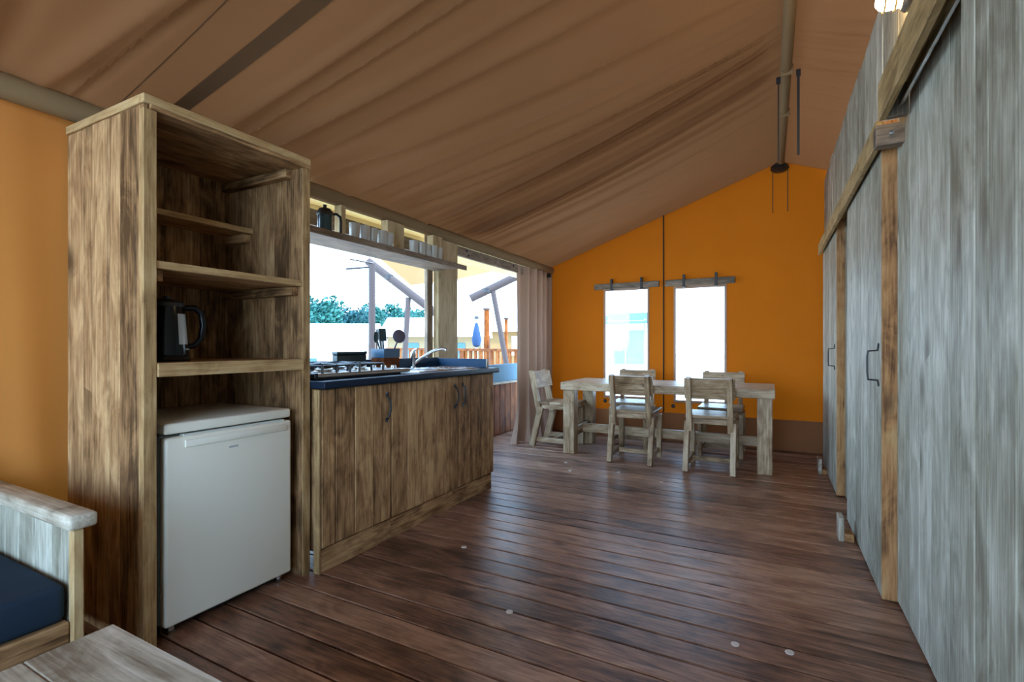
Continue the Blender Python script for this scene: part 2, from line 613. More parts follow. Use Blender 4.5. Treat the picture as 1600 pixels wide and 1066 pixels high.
hw = thing('wall_porch', (-3.06, 3.4, 0), kind='structure')
yy = 3.2
while yy < 6.6:
    box('board', (-3.08, yy, .0), (-3.05, yy + .135, .64), 'porch', hw, .004)
    yy += .14
box('cap', (-3.11, 3.2, .64), (-3.02, 6.66, .665), 'wash', hw)
pn = box('wind_panel', (-3.075, 3.22, .666), (-3.06, 6.6, .89), M_BLUEC, None, .003)
props(pn, 'blue grey windbreak panel standing on the boarded porch wall', 'panel')

poly('wall_corner', [[(-2.70, 5.95, -.03), (-2.70, 6.06, -.03), (-2.70, 6.06, 2.14), (-2.70, 5.95, 2.14)]], M_CURT, None, .004, kind='structure')
# posts of the open side, eave beam, lintel, valance
pt = thing('trim_1', (-2.66, 3.6, 0), kind='structure')
box('post_board', (-2.66, 3.53, 0), (-2.60, 3.83, 2.12), 'post', pt, .006)
box('post_core', (-2.70, 3.45, 0), (-2.66, 3.53, 2.12), 'weathered', pt, .006)
tm = thing('trim_2', (EX, 2, 2.12), kind='structure')
tube('eave_pole', [(EX + .02, YF, 2.125), (EX + .02, YG - .03, 2.125)], .05, M_BEAMC, tm, 14)
box('eave_board', (-2.66, 3.8, 1.985), (-2.625, 5.98, 2.08), 'weathered', tm, .004)
for (yy, zz) in ((4.02, 2.05), (4.05, 2.01), (5.0, 2.05)):
    bo = fin(lathe_bm([(0, .008), (.010, .007), (.014, 0), (0, 0)], 10), 'bolt', M_BLACK, (-2.625, yy, zz), tm)
    bo.rotation_euler = (0, pi / 2, 0)
box('lintel', (-2.80, 1.7, 1.955), (-2.765, 3.55, 2.065), 'weathered', tm, .004)
poly('valance', [[(-2.83, 1.7, 2.06), (-2.83, 3.6, 2.06), (-2.80, 3.6, 2.15), (-2.80, 1.7, 2.15)]], M_CREAM, tm, .003)

# corner post and gathered canvas door flap
cb = bmesh.new()
rows = []
for a in range(91):
    u = a / 90
    row = []
    for b in range(25):
        v = b / 24
        z = .005 + 2.07 * v
        flare = max(0, .32 - v) / .32
        yy = 5.10 - .16 * flare ** 2 + (6.03 - 5.10 + .16 * flare ** 2) * u
        h = (.042 + .03 * flare) * math.sin(u * 34 + .6 * math.sin(3 * v)) * (.5 + .5 * math.sin(u * pi)) + .10 * flare ** 2 * math.sin(u * pi)
        h += .03 * math.sin(u * 71 + 4 * v) * flare
        row.append(cb.verts.new((-2.64 + h + .05 * math.sin(u * pi), yy, z)))
    rows.append(row)
for a in range(90):
    for b in range(24):
        cb.faces.new((rows[a][b], rows[a + 1][b], rows[a + 1][b + 1], rows[a][b + 1]))
fin(cb, 'canvas_curtain', M_CURT, label='gathered beige canvas door flap hanging in the far left corner', cat='curtain')
tm3 = thing('trim_3', (-2.62, 6.0, 0), kind='structure')
tube('corner_pole', [(-2.60, 6.0, 0), (-2.60, 6.0, 2.1)], .03, M_CURT, tm3, 10)

box('corner_bracket', (-2.665, 5.93, 2.03), (-2.575, 6.03, 2.10), M_BLACK, tm3, .01)
# ridge pole in its canvas sleeve, ridge fitting, hanging straps
rd = thing('trim_4', (RX, 3, RZ), kind='structure')
tube('ridge_sleeve', [(RX + .01, YF, RZ - .075), (RX, YG - .06, RZ - .055)], .035, M_BEAMC, rd, 12)
for yy in (2.95, 3.9, 4.6):
    box('ridge_tie', (RX - .036, yy, RZ - .11), (RX + .046, yy + .015, RZ - .04), M_BEAMC, rd, .004)
rf = thing('ridge_bracket', (RX, YG - .1, RZ - .13), 'dark metal ridge bracket with two cords at the gable peak', 'bracket')
fin(lathe_bm([(0, .05), (.05, .05), (.085, .02), (.09, -.01), (.06, -.035), (0, -.04)], 16), 'plate', M_BLACK, (RX - .01, YG - .10, RZ - .10), rf)
for x in (RX - .075, RX + .065):
    tube('cord', [(x, YG - .08, RZ - .12), (x, YG - .06, RZ - .56)], .004, M_BLACK, rf, 6)
for k, (x, yy, lab) in enumerate(((RX - .045, 3.95, 'thin black strap hanging left of the ridge pole'), (RX + .075, 3.9, 'thick black strap hanging right of the ridge pole'))):
    t = thing('hanging_strap', (x, yy, 2.3), lab, 'strap', 'black straps under the ridge')
    box('webbing', (x - .004 - .004 * k, yy - .003, RZ - .68), (x + .004 + .004 * k, yy + .003, RZ - .10), M_BLACK, t, .001)
    box('buckle', (x - .014, yy - .006, RZ - .14), (x + .014, yy + .006, RZ - .09), M_BLACK, t, .002)

# ------------------------------------------------------------------ right partition with sliding doors
wr = thing('wall_right', (XR, 3, 0), kind='structure')
# inner leaf closing the bedrooms
box('wall_core', (XR + .022, YF, -.02), (XR + .06, YG - .01, 2.05), M_DARKGAP, wr, 0)
yy = YF
random.seed(3)
while yy < YG - .02:
    w = random.choice((.17, .19, .2, .15))
    y2 = min(yy + w, YG - .015)
    if yy > 1.62:
        box('wall_plank', (XR - .003 + random.uniform(-.002, .002), yy + .002, .012), (XR + .02, y2 - .002, 2.86 - .02 * random.random()), 'grey', wr, .003)
    yy = y2
# near wall section standing proud of the doors
random.seed(5)
edges = [1.615, 1.52, 1.44, 1.30, 1.16, 1.0, .82, .63, .45, .26, .07, -.13, -.33, -.53, -.73, -.93, -1.13, -1.33, -1.53, YF]
for a, b in zip(edges, edges[1:]):
    box('wall_plank', (.42 + random.uniform(-.002, .002), b + .0015, .004), (.487, a - .0015, 2.88), 'grey', wr, .003)


def sliding_door(num, x0, x1, y0, y1, z0, z1, seams):
    d = thing('door_%d' % num, (x0, y0, z0), kind='structure')
    es = [y0 + .003] + seams + [y1]
    for a, b in zip(es, es[1:]):
        box('door_plank', (x0, a + .001, z0), (x0 + .022, b - .001, z1), 'grey', d, .002)
    box('door_core', (x0 + .022, y0 + .004, z0), (x1, y1, z1), 'edge', d, .002)
    box('edge_strip', (x0, y0 - .012, z0 - .004), (x1, y0 + .002, z1), 'edge', d, .003)
    return d


def pull(door, x, y, z):
    h = tube('door_handle', [(x, y, z - .085), (x - .004, y, z - .058), (x - .040, y - .006, z - .055), (x - .043, y - .006, z - .02), (x - .043, y - .006, z + .05),
                             (x - .040, y - .006, z + .075), (x - .004, y, z + .078), (x, y, z + .11)], .0045, M_BLACK, door, 8)
    return h


d1 = sliding_door(1, .432, .492, 2.69, 3.80, .012, 2.12, [2.88, 3.06, 3.25, 3.43, 3.62])
pull(d1, .430, 2.74, 1.03)
d2 = sliding_door(2, .432, .488, 4.39, 5.46, .012, 2.12, [4.57, 4.75, 4.93, 5.11, 5.29])
pull(d2, .430, 4.47, 1.03)

# rails: boxed wooden fascias that hide the sliding gear
r1 = thing('door_rail', (.40, 4, 1.99), 'long golden wooden fascia over the two far sliding doors', 'rail')
box('fascia', (.392, 2.565, 1.985), (.417, 5.46, 2.085), 'golden', r1, .003)
box('end_block', (.392, 2.55, 1.975), (.492, 2.62, 2.062), 'weathered', r1, .004)
box('top_board', (.417, 2.62, 2.064), (.486, 5.46, 2.085), 'golden', r1, .002)
bo = fin(lathe_bm([(0, .006), (.008, .005), (.011, 0), (0, 0)], 10), 'screw', M_STEEL, (.445, 2.549, 2.02), r1)
bo.rotation_euler = (pi / 2, 0, 0)
r2 = thing('door_rail', (.40, 2, 2.06), 'thick golden wooden fascia high over the nearest doorway', 'rail')
box('fascia', (.385, 1.0, 2.045), (.412, 2.47, 2.195), 'golden', r2, .003)
box('end_block', (.412, 2.44, 2.045), (.480, 2.47, 2.19), 'weathered', r2, .003)
box('top_board', (.412, 1.62, 2.172), (.484, 2.44, 2.195), 'golden', r2, .002)
box('track', (.445, 1.62, 2.075), (.458, 2.43, 2.11), M_STEEL, r2, .002)

# lower rail runs behind: small guide blocks on the floor
for (x, y0, y1, lab) in ((.345, 3.38, 3.50, 'pale wooden guide block on the floor beside the nearer sliding door'), (.365, 5.06, 5.20, 'small wooden guide block on the floor near the gable')):
    t = thing('guide_block', (x, y0, 0), lab, 'block', 'sliding door guides')
    box('upright', (x, y0, .0), (x + .028, y1, .135), 'wash', t, .004)
    box('foot', (x + .028, y0 + .01, .0), (x + .075, y1 - .01, .045), 'edge', t, .003)

# bulkhead lamp on the upper wall
lp = thing('wall_lamp', (.47, 2.42, 2.46), 'lit round bulkhead lamp on black mount high on the right wall', 'lamp')
bm = lathe_bm([(0, 0), (.055, 0), (.058, .02), (.045, .035), (0, .036)], 18)
o = fin(bm, 'mount', M_BLACK, (.487, 2.42, 2.50), lp); o.rotation_euler = (0, -pi / 2, 0)
bm = lathe_bm([(.036, 0), (.036, .05), (.028, .07), (.012, .082), (0, .084)], 18)
o = fin(bm, 'bulb_glass', M_LAMPG, (.452, 2.42, 2.50), lp); o.rotation_euler = (0, -pi / 2, 0)
bm = bmesh.new()
for zz in (.02, .055):
    tube_bm([(.042 * math.cos(2 * pi * i / 16), .042 * math.sin(2 * pi * i / 16), zz) for i in range(17)], .004, 6, bm)
o = fin(bm, 'cage', M_BRASS, (.452, 2.42, 2.50), lp); o.rotation_euler = (0, -pi / 2, 0)

# ================================================================== TALL CABINET
cy0, cy1, cx0, cx1 = .955, 1.685, -2.64, -2.03
tc_ = thing('tall_cabinet', ((cx0 + cx1) / 2, (cy0 + cy1) / 2, 0), 'tall open cabinet of brown stained planks with shelves around the fridge', 'cabinet')
s1 = box('side_panel', (cx0, cy0 + .021, 0), (cx1 - .001, cy0 + .042, 2.0), M_DARKGAP, tc_, .001, axis='Z')
for a, b in zip((-2.64, -2.50, -2.42, -2.285, -2.20, -2.085), (-2.50, -2.42, -2.285, -2.20, -2.085, -2.031)):
    box('plank', (a + .0022, cy0 + random.uniform(-.0015, .0015), .0), (b - .0022, cy0 + .019, 2.021), 'brown', s1, .0045)
box('edge_strip', (cx1 - .03, cy0 - .002, 0), (cx1 + .004, cy0 + .043, 2.003), 'trim', tc_, .002)
s2 = box('side_panel', (cx0, cy1 - .024, 0), (cx1 - .001, cy1, 2.0), 'brown', tc_, .001, axis='Z')
for a, b in zip((-2.64, -2.50, -2.36, -2.24, -2.12), (-2.50, -2.36, -2.24, -2.12, -2.032)):
    box('plank', (a + .001, cy1 - .042, .0), (b - .001, cy1 - .0235, 2.003), 'brown', s2, .002)
box('edge_strip', (cx1 - .002, cy1 - .043, 0), (cx1 + .004, cy1 + .001, 2.003), 'trim', tc_, .002)
bk = box('back_panel', (cx0 - .006, cy0 + .02, 0), (cx0 + .005, cy1 - .02, 2.0), 'brown', tc_, .001, axis='Z')
for a, b in zip((.997, 1.16, 1.32, 1.49), (1.16, 1.32, 1.49, 1.643)):
    box('plank', (cx0 + .005, a + .001, .0), (cx0 + .024, b - .001, 2.003), 'brown', bk, .002)
tp = box('top_board', (cx0, cy0 + .021, 2.004), (cx1 + .005, cy1 + .004, 2.022), 'brown', tc_, .002)
box('front_strip', (cx1 - .03, cy0 - .003, 2.023), (cx1 + .006, cy1 + .004, 2.056), 'trim', tp, .003)
box('side_strip', (cx0, cy0 - .004, 2.023), (cx1 - .031, cy0 + .03, 2.056), 'trim', tp, .003)
for (nm, xa, za, zb) in (('upper_shelf', -2.42, 1.715, 1.742), ('middle_shelf', -2.045, 1.420, 1.449), ('kettle_shelf', -2.028, 1.012, 1.064)):
    sh = box(nm, (cx0 + .025, .998, za), (xa, 1.642, zb), 'brown', tc_, .002, axis='Y')
    box('front_edge', (xa, .998, za), (xa + .012, 1.642, zb), 'trim', sh, .002)
for (xa, z, yl) in ((-2.43, 1.712, 1), (-2.06, 1.417, 1), (-2.06, 1.417, 0), (-2.10, 1.998, 1)):
    ya = (1.604, 1.642) if yl else (.998, 1.036)
    box('cleat', (cx0 + .026, ya[0], z - .042), (xa, ya[1], z), 'brown', tc_, .002)

# ================================================================== FRIDGE
fr = thing('fridge', (-2.3, 1.315, 0), 'white undercounter fridge standing inside the brown plank cabinet', 'fridge')
fy0, fy1 = 1.035, 1.592
box('body', (-2.60, fy0 + .004, .035), (-2.098, fy1 - .004, .775), M_ENAM3, fr, .006)
# worktop lid
bm = bmesh.new(); bmesh.ops.create_cube(bm, size=1); bmesh.ops.scale(bm, vec=(.555, fy1 - fy0, .042), verts=bm.verts)
bmesh.ops.bevel(bm, geom=list(bm.edges), offset=.010, segments=3, profile=.5, affect='EDGES')
fin(bm, 'top_lid', M_ENAM, (-2.3255, (fy0 + fy1) / 2, .806), fr)
bm = bmesh.new(); bmesh.ops.create_cube(bm, size=1); bmesh.ops.scale(bm, vec=(.045, fy1 - fy0, .73), verts=bm.verts)
bmesh.ops.bevel(bm, geom=list(bm.edges), offset=.012, segments=4, profile=.5, affect='EDGES')
dr = fin(bm, 'door', M_ENAM, (-2.0655, (fy0 + fy1) / 2, .407), fr)
box('grip_strip', (-2.083, fy0 + .07, .757), (-2.052, fy1 - .03, .779), M_ENAM2, dr, .004)
bm = bmesh.new(); bmesh.ops.create_cube(bm, size=1); bmesh.ops.scale(bm, vec=(.010, fy1 - fy0 - .10, .030), verts=bm.verts)
bmesh.ops.bevel(bm, geom=list(bm.edges), offset=.004, segments=2, profile=.5, affect='EDGES')
fin(bm, 'grip_lip', M_ENAM, (-2.0400, (fy0 + fy1) / 2 + .02, .742), dr)
box('badge', (-2.0435, 1.285, .693), (-2.0425, 1.325, .701), M_GREY, dr, 0)
box('plinth', (-2.56, fy0 + .012, .006), (-2.105, fy1 - .012, .036), M_BLACK, fr, .002)
for yy in (fy0 + .04, fy1 - .04):
    lathe('foot', [(0, 0), (.018, 0), (.02, .008), (.012, .014), (.012, .036), (0, .036)], (-2.085, yy, .001), M_STEEL, fr, 12)

# kettle
kt = thing('electric_kettle', (-2.2, 1.13, 1.064), 'black electric kettle with grey water gauge on the cabinet shelf', 'kettle')
kx, ky, kz = -2.20, 1.12, 1.0645
lathe('base', [(0, 0), (.082, 0), (.084, .008), (.078, .02), (0, .02)], (kx, ky, kz), M_GLOSSB, kt, 28)
lathe('body', [(0, .02), (.076, .02), (.078, .03), (.074, .10), (.066, .19), (.060, .225), (.0, .225)], (kx, ky, kz), M_GLOSSB, kt, 28)
lathe('lid', [(.061, .2255), (.060, .24), (.045, .252), (.012, .257), (.012, .268), (0, .270)], (kx, ky, kz), M_BLACK, kt, 28)
hp = [(kx + .02, ky + .055, kz + .222), (kx + .025, ky + .095, kz + .225), (kx + .03, ky + .122, kz + .205), (kx + .032, ky + .128, kz + .15), (kx + .03, ky + .120, kz + .095), (kx + .026, ky + .095, kz + .065), (kx + .022, ky + .068, kz + .06)]
tube('handle', hp, [.013, .014, .014, .012, .012, .012, .013], M_GLOSSB, kt, 10)
# water gauge: curved strip on the body towards the handle
bm = bmesh.new(); rows = []
for zz, rr in ((.07, .0775), (.10, .0755), (.15, .0715), (.195, .0675)):
    rows.append([bm.verts.new((rr * math.cos(t), rr * math.sin(t), zz)) for t in [math.radians(5 + 6 * q) for q in range(7)]])
for a, b in zip(rows, rows[1:]):
    for q in range(6):
        bm.faces.new((a[q], a[q + 1], b[q + 1], b[q]))
fin(bm, 'water_gauge', M_GREY, (kx, ky, kz), kt)
box('label_stripe', (kx + .0545, ky + .02, kz + .048), (kx + .0565 + .012, ky + .05, kz + .052), M_GREY, kt, 0)
lathe('spout', [(.018, 0), (.026, .03), (.02, .05), (.0, .05)], (kx - .01, ky - .05, kz + .18), M_GLOSSB, kt, 12)

# ================================================================== KITCHEN COUNTER
bx0, bx1 = -2.50, -1.985          # carcass depth
FRT = -1.963                      # door faces


def base_unit(y0, y1, label, doors, plinths):
    t = thing('base_cabinet', ((bx0 + bx1) / 2, (y0 + y1) / 2, 0), label, 'cabinet', 'kitchen base cabinets')
    box('carcass', (bx0, y0, .10), (bx1, y1, .912), 'brown', t, .002, axis='Z')
    for (a, b) in plinths:
        box('plinth_board', (bx1 - .02, a + .001, .0), (FRT - .004, b - .001, .116), 'brown', t, .003)
    for (a, b, seams, hy) in doors:
        es = [a + .0025] + seams + [b - .0025]
        d = box('door', (bx1 + .0005, a + .003, .125), (bx1 + .0075, b - .003, .908), M_DARKGAP, t, .001)
        for p, q in zip(es, es[1:]):
            box('plank', (bx1 + .008, p + .0016, .122), (FRT + random.uniform(-.001, .001), q - .0016, .910), 'brown', d, .004)
        if hy:
            s = -1 if hy > 0 else 1
            hy = abs(hy)
            x = FRT
            tube('handle', [(x + .003, hy, .690), (x + .004, hy + s * .004, .706), (x + .022, hy + s * .010, .718), (x + .030, hy, .75), (x + .030, hy, .80), (x + .022, hy + s * .010, .832), (x + .004, hy + s * .004, .842), (x + .003, hy, .860)],
                 [.010, .008, .006, .0065, .0065, .006, .008, .010], M_BLACK, d, 8)
    return t


random.seed(11)
base_unit(1.70, 2.205, 'brown plank base cabinet with one door under the gas hob', [(1.70, 2.205, [1.79, 1.92, 2.06], 2.165)], [(1.70, 2.205)])
base_unit(2.2055, 3.40, 'wide brown plank base cabinet with two doors under the sink', [(2.2055, 2.90, [2.35, 2.50, 2.62, 2.76], 2.855), (2.90, 3.40, [3.06, 3.22], -2.945)], [(2.2055, 2.83), (2.83, 3.37)])
fs = box('filler_strip', (bx1 - .02, 1.6865, 0), (FRT - .002, 1.6985, .91), 'trim', None, .002)
props(fs, 'narrow light wooden filler strip between tall cabinet and counter', 'strip')

wt = thing('worktop', (-2.2, 2.5, .915), 'dark blue black kitchen worktop with low upstand', 'worktop')
bm = bmesh.new(); bmesh.ops.create_cube(bm, size=1); bmesh.ops.scale(bm, vec=(.592, 1.742, .038), verts=bm.verts)
bmesh.ops.bevel(bm, geom=list(bm.edges), offset=.008, segments=3, profile=.5, affect='EDGES')
fin(bm, 'slab', M_TOP, (-2.222, 2.559, .9335), wt)
box('upstand', (-2.52, 1.69, .953), (-2.502, 3.40, 1.03), M_UPST, wt, .002)
eu = box('end_upstand', (-2.500, 3.375, .953), (-2.02, 3.395, 1.022), M_UPST, wt, .002)
box('end_cap', (-2.0195, 3.373, .953), (-2.008, 3.397, 1.022), 'wash', eu, .001)

# sink
sk = thing('sink', (-2.2, 2.95, .953), 'stainless steel sink with drainer set in the worktop', 'sink')
bm = bmesh.new()


def rect_ring(x0, x1, y0, y1, z):
    return [bm.verts.new(p) for p in ((x0, y0, z), (x1, y0, z), (x1, y1, z), (x0, y1, z))]


rs = [rect_ring(-2.41, -2.04, 2.56, 3.33, .0), rect_ring(-2.405, -2.045, 2.565, 3.325, .006), rect_ring(-2.39, -2.06, 2.58, 3.31, .006), ]
for a, b in zip(rs, rs[1:]):
    for i in range(4): bm.faces.new((a[i], a[(i + 1) % 4], b[(i + 1) % 4], b[i]))
bm.faces.new(rs[-1])
fin(bm, 'rim', M_STEEL, (0, 0, .9525), sk, smooth=False)
lathe('bowl_ring', [(.15, .006), (.148, .010), (.135, .009), (.128, .0062), (.06, .0062), (0, .0061)], (-2.23, 2.86, .9525), M_STEEL, sk, 28)
for k in range(6):
    box('drain_ridge', (-2.36 + k * .05, 3.05, .958), (-2.345 + k * .05, 3.29, .963), M_STEEL, sk, .002)
# tap
tp_ = thing('tap', (-2.44, 3.0, .953), 'steel mixer tap with raised spout behind the sink', 'tap')
lathe('body', [(0, 0), (.028, 0), (.026, .01), (.017, .016), (.016, .085), (.019, .09), (.019, .125), (.010, .134), (0, .135)], (-2.44, 2.985, .953), M_STEEL, tp_, 16)
tube('spout', [(-2.435, 2.99, .985), (-2.40, 3.03, 1.03), (-2.33, 3.085, 1.085), (-2.27, 3.12, 1.105), (-2.24, 3.135, 1.10), (-2.235, 3.137, 1.088)], .011, M_STEEL, tp_, 10)
tube('lever', [(-2.44, 2.985, 1.088), (-2.415, 2.975, 1.10), (-2.385, 2.965, 1.105)], .006, M_STEEL, tp_, 8)

# gas hob: table-top burner standing on the worktop
hb = thing('gas_hob', (-2.22, 2.08, .953), 'black gas hob with pan supports on the worktop by the cabinet', 'hob')
hy0, hy1, hx0, hx1 = 1.72, 2.46, -2.44, -2.03
box('tray', (hx0, hy0, .962), (hx1, hy1, .985), M_STEELB, hb, .006)
box('base', (hx0 + .01, hy0 + .01, .953), (hx1 - .004, hy1 - .09, .964), M_GLOSSB, hb, .002)
box('side_cap', (hx0, hy0 - .004, .960), (hx1 + .002, hy0 + .02, .988), M_GLOSSB, hb, .004)
for (bx, by, r) in ((-2.15, 1.88, .05), (-2.33, 1.88, .04), (-2.15, 2.14, .04), (-2.33, 2.14, .05)):
    br = lathe('burner', [(r + .012, 0), (r + .012, .006), (r, .010), (r, .018), (r - .012, .022), (0, .022)], (bx, by, .985), M_STEEL, hb, 18)
    lathe('burner_cap', [(0, .030), (r - .016, .029), (r - .012, .0225), (0, .0225)], (bx, by, .985), M_BLACK, br, 18)
    sp = bmesh.new()
    L = .095
    for k in range(4):
        a = k * pi / 2
        c, s = math.cos(a), math.sin(a)
        tube_bm([(c * L, s * L, 0), (c * L, s * L, .040), (c * .03, s * .03, .044)], .006, 6, sp)
        tube_bm([(c * L - s * L, s * L + c * L, .038), (c * L + s * L, s * L - c * L, .038)], .006, 6, sp)
        tube_bm([(c * L - s * L, s * L + c * L, .0), (c * L - s * L, s * L + c * L, .040)], .007, 6, sp)
    fin(sp, 'pan_support', M_BLACK, (bx, by, .985), hb)
for k in range(4):
    o = fin(lathe_bm([(0, 0), (.019, 0), (.017, .016), (.012, .02), (0, .02)], 14), 'control_knob', M_STEEL, (-2.12 + -.085 * k, 2.40, .985), hb)

# tin box, utensil box and utensils
tb = thing('tin_box', (-2.44, 2.36, .953), 'dark green lidded tin box behind the gas hob', 'box')
box('tin', (-2.498, 2.245, .954), (-2.41 + -.035, 2.50, 1.07), M_TIN, tb, .006)
box('lid', (-2.4995, 2.241, 1.070), (-2.441, 2.504, 1.09), M_TIN, tb, .006)
ub = thing('utensil_box', (-2.42, 2.64, .953), 'wooden utensil holder with blue top standing beside the tap', 'holder')
box('wooden_box', (-2.46, 2.555, .954), (-2.34, 2.715, 1.045), 'porch', ub, .004, axis='Y')
bb = bmesh.new()
for lo, hi in (((-.06, -.08, 0), (.06, -.074, .062)), ((-.06, .074, 0), (.06, .08, .062)), ((-.06, -.074, 0), (-.054, .074, .062)), ((.054, -.074, 0), (.06, .074, .062))):
    r = bmesh.ops.create_cube(bb, size=1)['verts']
    bmesh.ops.scale(bb, vec=[hi[i] - lo[i] for i in range(3)], verts=r)
    bmesh.ops.translate(bb, vec=[(hi[i] + lo[i]) / 2 for i in range(3)], verts=r)
fin(bb, 'blue_collar', M_BLUE, (-2.40, 2.635, 1.046), ub, smooth=False)


def utensil(name, label, y, x, lean, top, head):
    t = thing(name, (x, y, 1.047), label, 'utensil', 'utensils in the holder')
    b0 = Vector((x, y, 1.047)); b1 = Vector((x + lean[0], y + lean[1], top))
    tube('handle', [b0, b1], .006, M_TIN if head != 'ladle' else M_PURP, t, 7)
    dirv = (b1 - b0).normalized()
    if head == 'ladle':
        bm = lathe_bm([(0, .006), (.035, .004), (.049, -.004), (.047, -.010), (0, -.012)], 20)
        o = fin(bm, 'disc_head', M_PURP, b1 + dirv * .045, t)
        o.rotation_euler = Vector((.87, -.42, .1)).to_track_quat('Z', 'Y').to_euler()
    elif head == 'spatula':
        bar('blade', b1 - dirv * .004, b1 + dirv * .085, .008, .055, M_TIN, t, .003, up=(.9, -.4, 0))
    elif head == 'spoon':
        bm = bmesh.new(); bmesh.ops.create_uvsphere(bm, u_segments=12, v_segments=8, radius=1)
        bmesh.ops.scale(bm, vec=(.008, .026, .04), verts=bm.verts)
        fin(bm, 'bowl', M_TIN, b1 + dirv * .035, t)
    elif head == 'fork':
        for q in (-.016, 0, .016):
            tube('tine', [b1 + Vector((0, q * .6, -.01)), b1 + dirv * .06 + Vector((0, q, 0))], .004, M_TIN, t, 6)


utensil('ladle', 'round purple grey skimmer leaning right in the utensil holder', 2.68, -2.39, (.02, .04), 1.155, 'ladle')
utensil('spatula', 'dark spatula with square blade standing upright in the utensil holder', 2.63, -2.41, (-.01, .0), 1.165, 'spatula')
utensil('serving_spoon', 'dark serving spoon leaning left in the utensil holder', 2.60, -2.40, (0, -.045), 1.155, 'spoon')
utensil('pasta_fork', 'dark pasta fork at the back of the utensil holder', 2.65, -2.44, (-.03, -.005), 1.19, 'fork')

# ================================================================== WALL SHELF above the opening
ws = thing('wall_shelf', (-2.5, 2.6, 1.81), 'long weathered wooden shelf over the kitchen opening', 'shelf')
box('shelf_board', (-2.63, 1.70, 1.786), (-2.352, 3.50, 1.814), 'weathered', ws, .003)
box('front_lath', (-2.351, 1.70, 1.782), (-2.335, 3.58, 1.822), 'weathered', ws, .003)
for (a, b, nm) in ((2.355, 2.395, 'hanger_slat'), (2.80, 2.99, 'hanger_block'), (3.36, 3.50, 'hanger_block')):
    hgb = box(nm, (-2.598, a, 1.815), (-2.53, b, 2.07), 'post', ws, .004, axis='Z')
glass_lab = {}


def cup(name):
    t = thing(name, (0, 0, 0), 'x', 'cup')
    bm = lathe_bm([(0, 0), (.029, 0), (.031, .004), (.036, .112), (.0345, .112), (.0305, .008), (0, .007)], 14)
    fin(bm, 'cup_body', M_CUP, (0, 0, 0), t)
    fin(lathe_bm([(.0365, .109), (.0372, .112), (.036, .1145), (.034, .112)], 14), 'rim', M_CUP, (0, 0, 0), t)
    return t


c0 = cup('drinking_cup')
first = True
for grp, ys, g in (('left', [2.355 + i * .082 for i in range(5)], 'cups between the slat and the middle block'), ('right', [2.955 + i * .078 for i in range(5)], 'cups between the middle and right blocks')):
    for i, yv in enumerate(ys):
        o = c0 if first else copy_tree(c0)
        first = False
        o.location = (-2.41 + .008 * (i % 2), yv, 1.8145)
        o['group'] = g
        o['label'] = '%s white cup from the left in the %s row on the high wall shelf' % (('first', 'second', 'third', 'fourth', 'fifth')[i], grp)

cp = thing('coffee_pot', (-2.45, 2.16, 1.829), 'dark glass coffee pot with black handle at the left end of the high shelf', 'pot')
M_POT = plain('pot_glass', (.02, .07, .10), .12, spec=.6)
cl = (-2.43, 2.13, 1.8150)
lathe('pot_body', [(0, 0), (.040, 0), (.044, .01), (.043, .105), (.046, .125), (.046, .13), (0, .13)], cl, M_POT, cp, 20)
lathe('collar', [(.047, .112), (.049, .12), (.049, .138), (.046, .142), (0, .143)], cl, M_BLACK, cp, 20)
lathe('lid', [(.04, .1435), (.036, .155), (.012, .162), (.010, .172), (.014, .180), (0, .184)], cl, M_BLACK, cp, 18)
tube('handle', [(cl[0] + .005, cl[1] + .045, cl[2] + .135), (cl[0] + .008, cl[1] + .085, cl[2] + .142), (cl[0] + .01, cl[1] + .112, cl[2] + .13), (cl[0] + .01, cl[1] + .118, cl[2] + .10), (cl[0] + .01, cl[1] + .116, cl[2] + .03)], .009, M_BLACK, cp, 9)
for k in range(3):
    a = k * 2.1 + .3
    box('band', (cl[0] + .046 * math.cos(a) - .002, cl[1] + .046 * math.sin(a) - .002, cl[2]), (cl[0] + .046 * math.cos(a) + .002, cl[1] + .046 * math.sin(a) + .002, cl[2] + .112), M_STEEL, cp, 0)

# ================================================================== DINING TABLE AND CHAIRS
random.seed(21)
tx0, tx1, ty0, ty1 = -1.95, .03, 4.80, 5.52
dt = thing('dining_table', ((tx0 + tx1) / 2, (ty0 + ty1) / 2, 0), 'long scaffold wood dining table in front of the orange gable', 'table')
n = 4
for i in range(n):
    a = ty0 + (ty1 - ty0) * i / n; b = ty0 + (ty1 - ty0) * (i + 1) / n
    box('top_plank', (tx0, a + .001, .712), (tx1, b - .001, .748), 'scaffold', dt, .004)
box('edge_board', (tx0, ty0 - .026, .668), (tx1, ty0 - .001, .748), 'scaffold', dt, .004)
box('edge_board', (tx0, ty1 + .001, .668), (tx1, ty1 + .026, .748), 'scaffold', dt, .004)
for lx in (tx0 + .02, tx1 - .14):
    for ly in (ty0 + .0, ty1 - .12):
        box('leg', (lx, ly, 0), (lx + .12, ly + .12, .711), 'scaffold', dt, .005)
    box('foot_rail', (lx + .03, ty0 + .121, .17), (lx + .09, ty1 - .121, .27), 'scaffold', dt, .004)
box('stretcher', (tx0 + .091, 5.15, .18), (tx1 - .111, 5.20, .27), 'scaffold', dt, .004)


